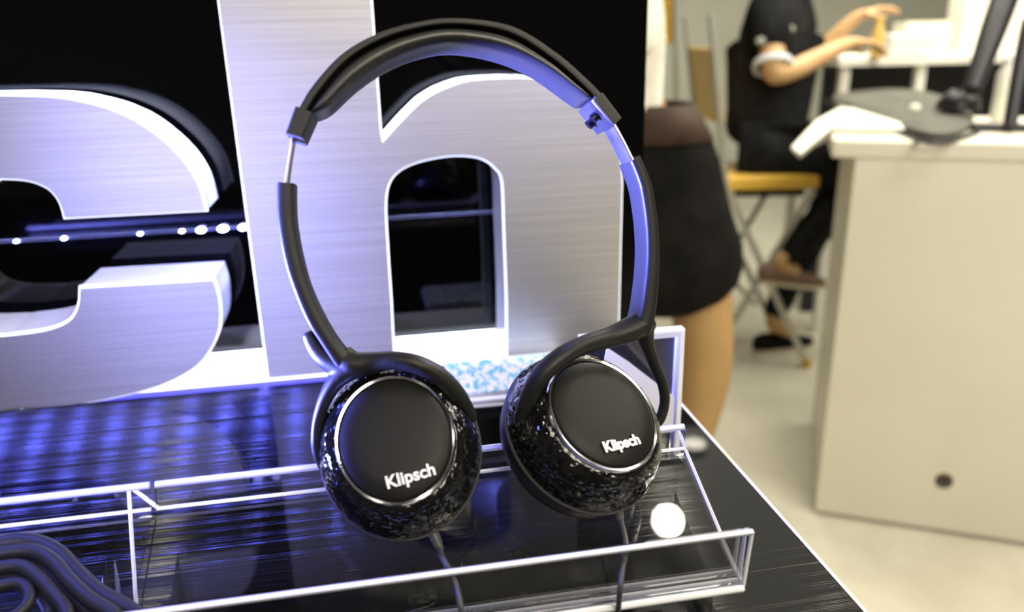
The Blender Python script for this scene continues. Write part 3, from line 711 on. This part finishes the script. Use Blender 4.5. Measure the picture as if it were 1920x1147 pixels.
# ------------------------------------------------------------------ seated man
mp = D(1432, 275, 3.08)
man = thing('person', 'person in black clothes sitting on the yellow folding chair, arms on the desk', 'person', Vector((sc.x, sc.y, FLOOR)))
NF = -.10; J = {}
J['pel'] = D(1432, 285, 3.08); J['bel'] = D(1452, 185, 3.08); J['che'] = D(1452, 70, 3.08); J['nk0'] = D(1470, -60, 3.08); J['nk1'] = D(1485, -110, 3.08)
J['hd0'] = D(1500, -165, 3.08); J['hd1'] = D(1505, -225, 3.08)
J['shR'] = D(1447, -15, 2.88); J['elR'] = D(1450, 150, 2.80); J['wrR'] = D(1596, 78, 2.88)
J['shL'] = D(1480, -15, 3.26); J['elL'] = D(1515, 120, 3.28); J['wrL'] = D(1608, 28, 3.16)
J['hiR'] = D(1430, 296, 2.98); J['knR'] = D(1640, 335, 2.98); J['anR'] = D(1452, 492, 3.00)
J['hiL'] = D(1440, 296, 3.18); J['knL'] = D(1575, 340, 3.20); J['anL'] = D(1442, 606, 3.26)
nd = {'pel': (J['pel'], .105), 'bel': (J['bel'], .10), 'che': (J['che'], .115), 'nk0': (J['nk0'], .062), 'nk1': (J['nk1'], .055), 'hd0': (J['hd0'], .085), 'hd1': (J['hd1'], .07),
      'shR': (J['shR'], .052), 'elR': (J['elR'], .046), 'Rw': (J['wrR'], .028), 'shL': (J['shL'], .052), 'elL': (J['elL'], .042), 'Lw': (J['wrL'], .028),
      'hiR': (J['hiR'], .08), 'knR': (J['knR'], .056), 'anR': (J['anR'], .036), 'hiL': (J['hiL'], .08), 'knL': (J['knL'], .056), 'anL': (J['anL'], .036),
      'ftR': (J['anR']+FWD*.10-up3*.05, .034), 'ftL': (J['anL']+FWD*.12-up3*.045, .034), 'nose': (J['hd0']+FWD*.10, .013)}
ed = [('pel', 'bel'), ('bel', 'che'), ('che', 'nk0'), ('nk0', 'nk1'), ('nk1', 'hd0'), ('hd0', 'hd1'), ('hd0', 'nose'), ('che', 'shR'), ('shR', 'elR'), ('elR', 'Rw'), ('che', 'shL'), ('shL', 'elL'), ('elL', 'Lw'),
      ('pel', 'hiR'), ('hiR', 'knR'), ('knR', 'anR'), ('anR', 'ftR'), ('pel', 'hiL'), ('hiL', 'knL'), ('knL', 'anL'), ('anL', 'ftL')]
for pre, w in (('R', J['wrR']), ('L', J['wrL'])):
    n_, e_ = hand_nodes(pre, w, D(1660, 84 if pre == 'R' else 14, 2.92 if pre == 'R' else 3.14)-w, -up3, VW if pre == 'R' else -VW); nd.update(n_); ed += e_
obj('body', *grow(nd, ed, 'pel', 2), M['skin'], man, smooth=180)
sh = {'pel': (J['pel']+up3*.03, .165), 'bel': (J['bel'], .20), 'che': (J['che'], .20), 'top': (J['nk0']-up3*.05, .10), 'shR': (J['shR'], .085), 'uaR': (J['shR'].lerp(J['elR'], .35), .082), 'slR': (J['shR'].lerp(J['elR'], .74), .078), 'shL': (J['shL'], .085), 'slL': (J['shL'].lerp(J['elL'], .75), .075)}
obj('shirt', *grow(sh, [('pel', 'bel'), ('bel', 'che'), ('che', 'top'), ('che', 'shR'), ('shR', 'uaR'), ('uaR', 'slR'), ('che', 'shL'), ('shL', 'slL')], 'bel', 2), M['cloth_black'], man, smooth=180, label='black short sleeved shirt')
tr = {'pel': (J['pel']-up3*.0, (.13, .14)), 'hiR': (J['hiR']+FWD*.03, .10), 'mdR': (J['hiR'].lerp(J['knR'], .5), .088), 'knR': (J['knR'], .080), 'cfR': (J['knR'].lerp(J['anR'], .45), .078), 'anR': (J['knR'].lerp(J['anR'], .95), .054),
      'hiL': (J['hiL']+FWD*.03, .10), 'knL': (J['knL'], .078), 'cfL': (J['knL'].lerp(J['anL'], .5), .062), 'anL': (J['knL'].lerp(J['anL'], .98), .050)}
obj('trousers', *grow(tr, [('pel', 'hiR'), ('hiR', 'mdR'), ('mdR', 'knR'), ('knR', 'cfR'), ('cfR', 'anR'), ('pel', 'hiL'), ('hiL', 'knL'), ('knL', 'cfL'), ('cfL', 'anL')], 'pel', 2), M['cloth_black'], man, smooth=180, label='black trousers')
cq = J['shR'].lerp(J['elR'], .84); axd = (J['elR']-J['shR']).normalized(); s1 = axd.orthogonal().normalized(); s2 = axd.cross(s1)
obj('sleeve_trim', *lathe(cq, s1, s2, axd, [(.066, .066, -.014), (.070, .070, -.004), (.070, .070, .010), (.060, .060, .012)], 20), M['trim_white'], man, smooth=60, label='pale sleeve trim')
for px, py, rr, m_ in ((1428, 77, .020, M['badge']), (1478, 55, .022, M['badge'])):
    c = D(px, py, 2.80); fr = (CAM-c).normalized(); s1 = up3.cross(fr).normalized(); s2 = fr.cross(s1)
    obj('badge', *lathe(c, s1, s2, fr, [(rr, rr*.7, -.02), (rr, rr*.7, .004), (rr*.7, rr*.5, .007)], 16, True, True), m_, man, smooth=60)
def shoe(root, heel, toe, m_up):
    d = (toe-heel); d.z = 0; ln = d.length; d.normalize(); s_ = up3.cross(d)
    secs = [(0, .026, .055), (.12, .034, .062), (.35, .036, .056), (.6, .042, .042), (.85, .040, .030), (1.0, .020, .020)]
    V, F = [], []
    for f_, w_, h_ in secs:
        c_ = heel+(toe-heel)*f_
        for a in range(12):
            q_ = 2*math.pi*a/12; z_ = math.sin(q_); V.append(c_+s_*(w_*math.cos(q_))+up3*(.018+ (h_ if z_ > 0 else .008)*z_))
    for i in range(5):
        for j in range(12): F.append((i*12+j, i*12+(j+1) % 12, (i+1)*12+(j+1) % 12, (i+1)*12+j))
    F += [tuple(range(12)), tuple(60+j for j in range(12))]
    so = obj('shoe', V, F, m_up, root, smooth=80)
    V, F = [], []
    for f_, w_, h_ in secs:
        c_ = heel+(toe-heel)*f_
        for sx_, z_ in ((-1, 0), (1, 0), (1, .014), (-1, .014)): V.append(c_+s_*(sx_*(w_+.003))+up3*z_)
    for i in range(5):
        for j in range(4): F.append((i*4+j, i*4+(j+1) % 4, (i+1)*4+(j+1) % 4, (i+1)*4+j))
    F += [(0, 1, 2, 3), (20, 21, 22, 23)]
    obj('sole', V, F, M['sole'], so)
hz = J['anL']-FWD*.05; hz.z = FLOOR; tz = at_z(1528, 646, FLOOR); tz = hz+(tz-hz).normalized()*.26; tz.z = FLOOR
shoe(man, hz, tz, M['cloth_black'])
hz = J['anR']-FWD*.055-up3*.075; shoe(man, hz, hz+FWD*.25-up3*.03, M['shoe_brown'])
head_parts(man, J['hd0']+up3*.03, FWD, M['skin'], .02)

# ------------------------------------------------------------------ standing woman behind the table corner
WD = 1.8
wo = thing('person', 'person standing behind the table corner in a white top and full black skirt', 'person', Vector((D(1222, 600, WD).x, D(1222, 600, WD).y, FLOOR)))
pw = lambda px, z, dd=WD: (lambda q: Vector((q.x, q.y, z)))(D(px, 400, dd))
zy = lambda py: D(1222, py, WD).z
def wz(px, py, dd=WD): return D(px, py, dd)
axis = Vector((D(1222, 300, WD).x, D(1222, 300, WD).y, 0))
RT = Vector((.985, -.17, 0)); BK = Vector((.17, .985, 0))
def at_h(s, z, b_=0): return axis+RT*s+BK*b_+up3*z
leg = .100
U = -.075                                  # she stands turned to the left, upper body in profile
nw = {'pel': (at_h(-.03, -.02), (.11, .11)), 'wst': (at_h(U, .12), (.08, .09)), 'che': (at_h(U, .30), (.095, .12)), 'nk': (at_h(U, .46), .05), 'nk2': (at_h(U, .51), .045), 'hd': (at_h(U, .58), .08), 'hd2': (at_h(U, .66), .06),
      'hR': (at_h(.10, -.08), .085), 'kR': (at_h(.148, -.50), .076), 'cR': (at_h(.135, -.63, .01), .064), 'aR': (at_h(.10, -.90, .01), .036), 'fR': (at_h(.08, -.955, -.10), .026),
      'hL': (at_h(-.105, -.08), .085), 'kL': (at_h(-.10, -.52), .060), 'cL': (at_h(-.10, -.63, .01), .054), 'aL': (at_h(-.10, -.90, .01), .034), 'fL': (at_h(-.12, -.955, -.10), .026),
      'sR': (at_h(U, .40, .165), .045), 'eR': (at_h(U-.02, .13, .18), .036), 'Rw': (at_h(U-.24, .16, .12), .024), 'sL': (at_h(U, .40, -.165), .045), 'eL': (at_h(U-.02, .13, -.18), .036), 'Lw': (at_h(U-.24, .16, -.12), .024), 'nose': (at_h(U-.095, .575), .012)}
ew = [('pel', 'wst'), ('wst', 'che'), ('che', 'nk'), ('nk', 'nk2'), ('nk2', 'hd'), ('hd', 'hd2'), ('hd', 'nose'), ('pel', 'hR'), ('hR', 'kR'), ('kR', 'cR'), ('cR', 'aR'), ('aR', 'fR'), ('pel', 'hL'), ('hL', 'kL'), ('kL', 'cL'), ('cL', 'aL'), ('aL', 'fL'),
      ('che', 'sR'), ('sR', 'eR'), ('eR', 'Rw'), ('che', 'sL'), ('sL', 'eL'), ('eL', 'Lw')]
for pre, sg in (('R', -1), ('L', 1)):
    n_, e_ = hand_nodes(pre, nw[pre+'w'][0], -RT+BK*.3*sg, -up3, BK*-sg, .9); nw.update(n_); ew += e_
obj('body', *grow(nw, ew, 'pel', 2), M['skin2'], wo, smooth=180)
bl_ = {'w': (at_h(U+.01, .07), (.10, .11)), 'b': (at_h(U, .17), (.10, .11)), 'c': (at_h(U, .30), (.115, .135)), 't': (at_h(U, .42), .07), 'sR': (at_h(U, .39, .16), .062), 'uR': (at_h(U-.01, .24, .172), .058), 'sL': (at_h(U, .39, -.16), .062), 'uL': (at_h(U-.01, .22, -.178), .060)}
obj('blouse', *grow(bl_, [('w', 'b'), ('b', 'c'), ('c', 't'), ('c', 'sR'), ('sR', 'uR'), ('c', 'sL'), ('sL', 'uL')], 'b', 2), M['white_cloth'], wo, smooth=180, label='white top')
prof_s = []
for py, hw in ((192, 70), (250, 106), (300, 125), (400, 152), (470, 178), (510, 181), (545, 174), (575, 152), (595, 122), (603, 95)):
    r_ = hw*WD/FPX; prof_s.append((r_, r_*.85, zy(py)))
V, F = lathe(axis, RT, BK, up3, prof_s, 40)
V = [p+up3*(.006*math.sin(7*math.atan2((p-axis).dot(BK), (p-axis).dot(RT)))*max(0, -p.z)) for p in V]
sk = obj('skirt', V, F, M['skirt'], wo, smooth=180, label='full black skirt with a gathered hem')
sk.modifiers.new('t', 'SOLIDIFY').thickness = .004
V, F = lathe(axis, RT, BK, up3, [(73*WD/FPX, .9*80*WD/FPX, zy(190)), (92*WD/FPX, .88*95*WD/FPX, zy(222)), (112*WD/FPX, .88*112*WD/FPX, zy(258))], 40)
o = obj('waistband', V, F, M['brown'], wo, smooth=180, label='brown waistband'); o.modifiers.new('t', 'SOLIDIFY').thickness = .005
head_parts(wo, at_h(U, .60), -RT, M['skin2'], .2)
for s in (-.10, .10): shoe(wo, at_h(s, FLOOR, .05), at_h(s*1.1, FLOOR, -.19), M['cloth_black'])

# ------------------------------------------------------------------ ceiling spotlights (they light the hall and show as reflections)
def spot(x, y, r, lab):
    s = thing('ceiling_spotlight', lab, 'spotlight', (x, y, 1.88), 'round ceiling spotlights')
    obj('housing', *lathe(Vector((x, y, 0)), Vector((1, 0, 0)), Vector((0, 1, 0)), up3, [(r*1.25, r*1.25, 1.885), (r*1.3, r*1.3, 2.0)], 20, False, True), M['lamp_body'], s, smooth=50)
    obj('lens', *lathe(Vector((x, y, 0)), Vector((1, 0, 0)), Vector((0, 1, 0)), up3, [(r*.1, r*.1, 1.884), (r, r, 1.886), (r*1.25, r*1.25, 1.89)], 20, True, False), M['lamp'], s, smooth=50)
SP = [(1.66, 3.72, .055), (.766, .573, .034)]
for i in range(5):
    for j in range(4): SP.append((-1.6+.75*i+.2*(j % 2), -2.6+.85*j, .030))
for i, (x, y, r) in enumerate(SP):
    spot(x, y, r, ('round ceiling spotlight above the chairs', 'round ceiling spotlight mirrored in the tray under the headphones')[i] if i < 2 else 'small round ceiling spotlight in rows above the viewer')
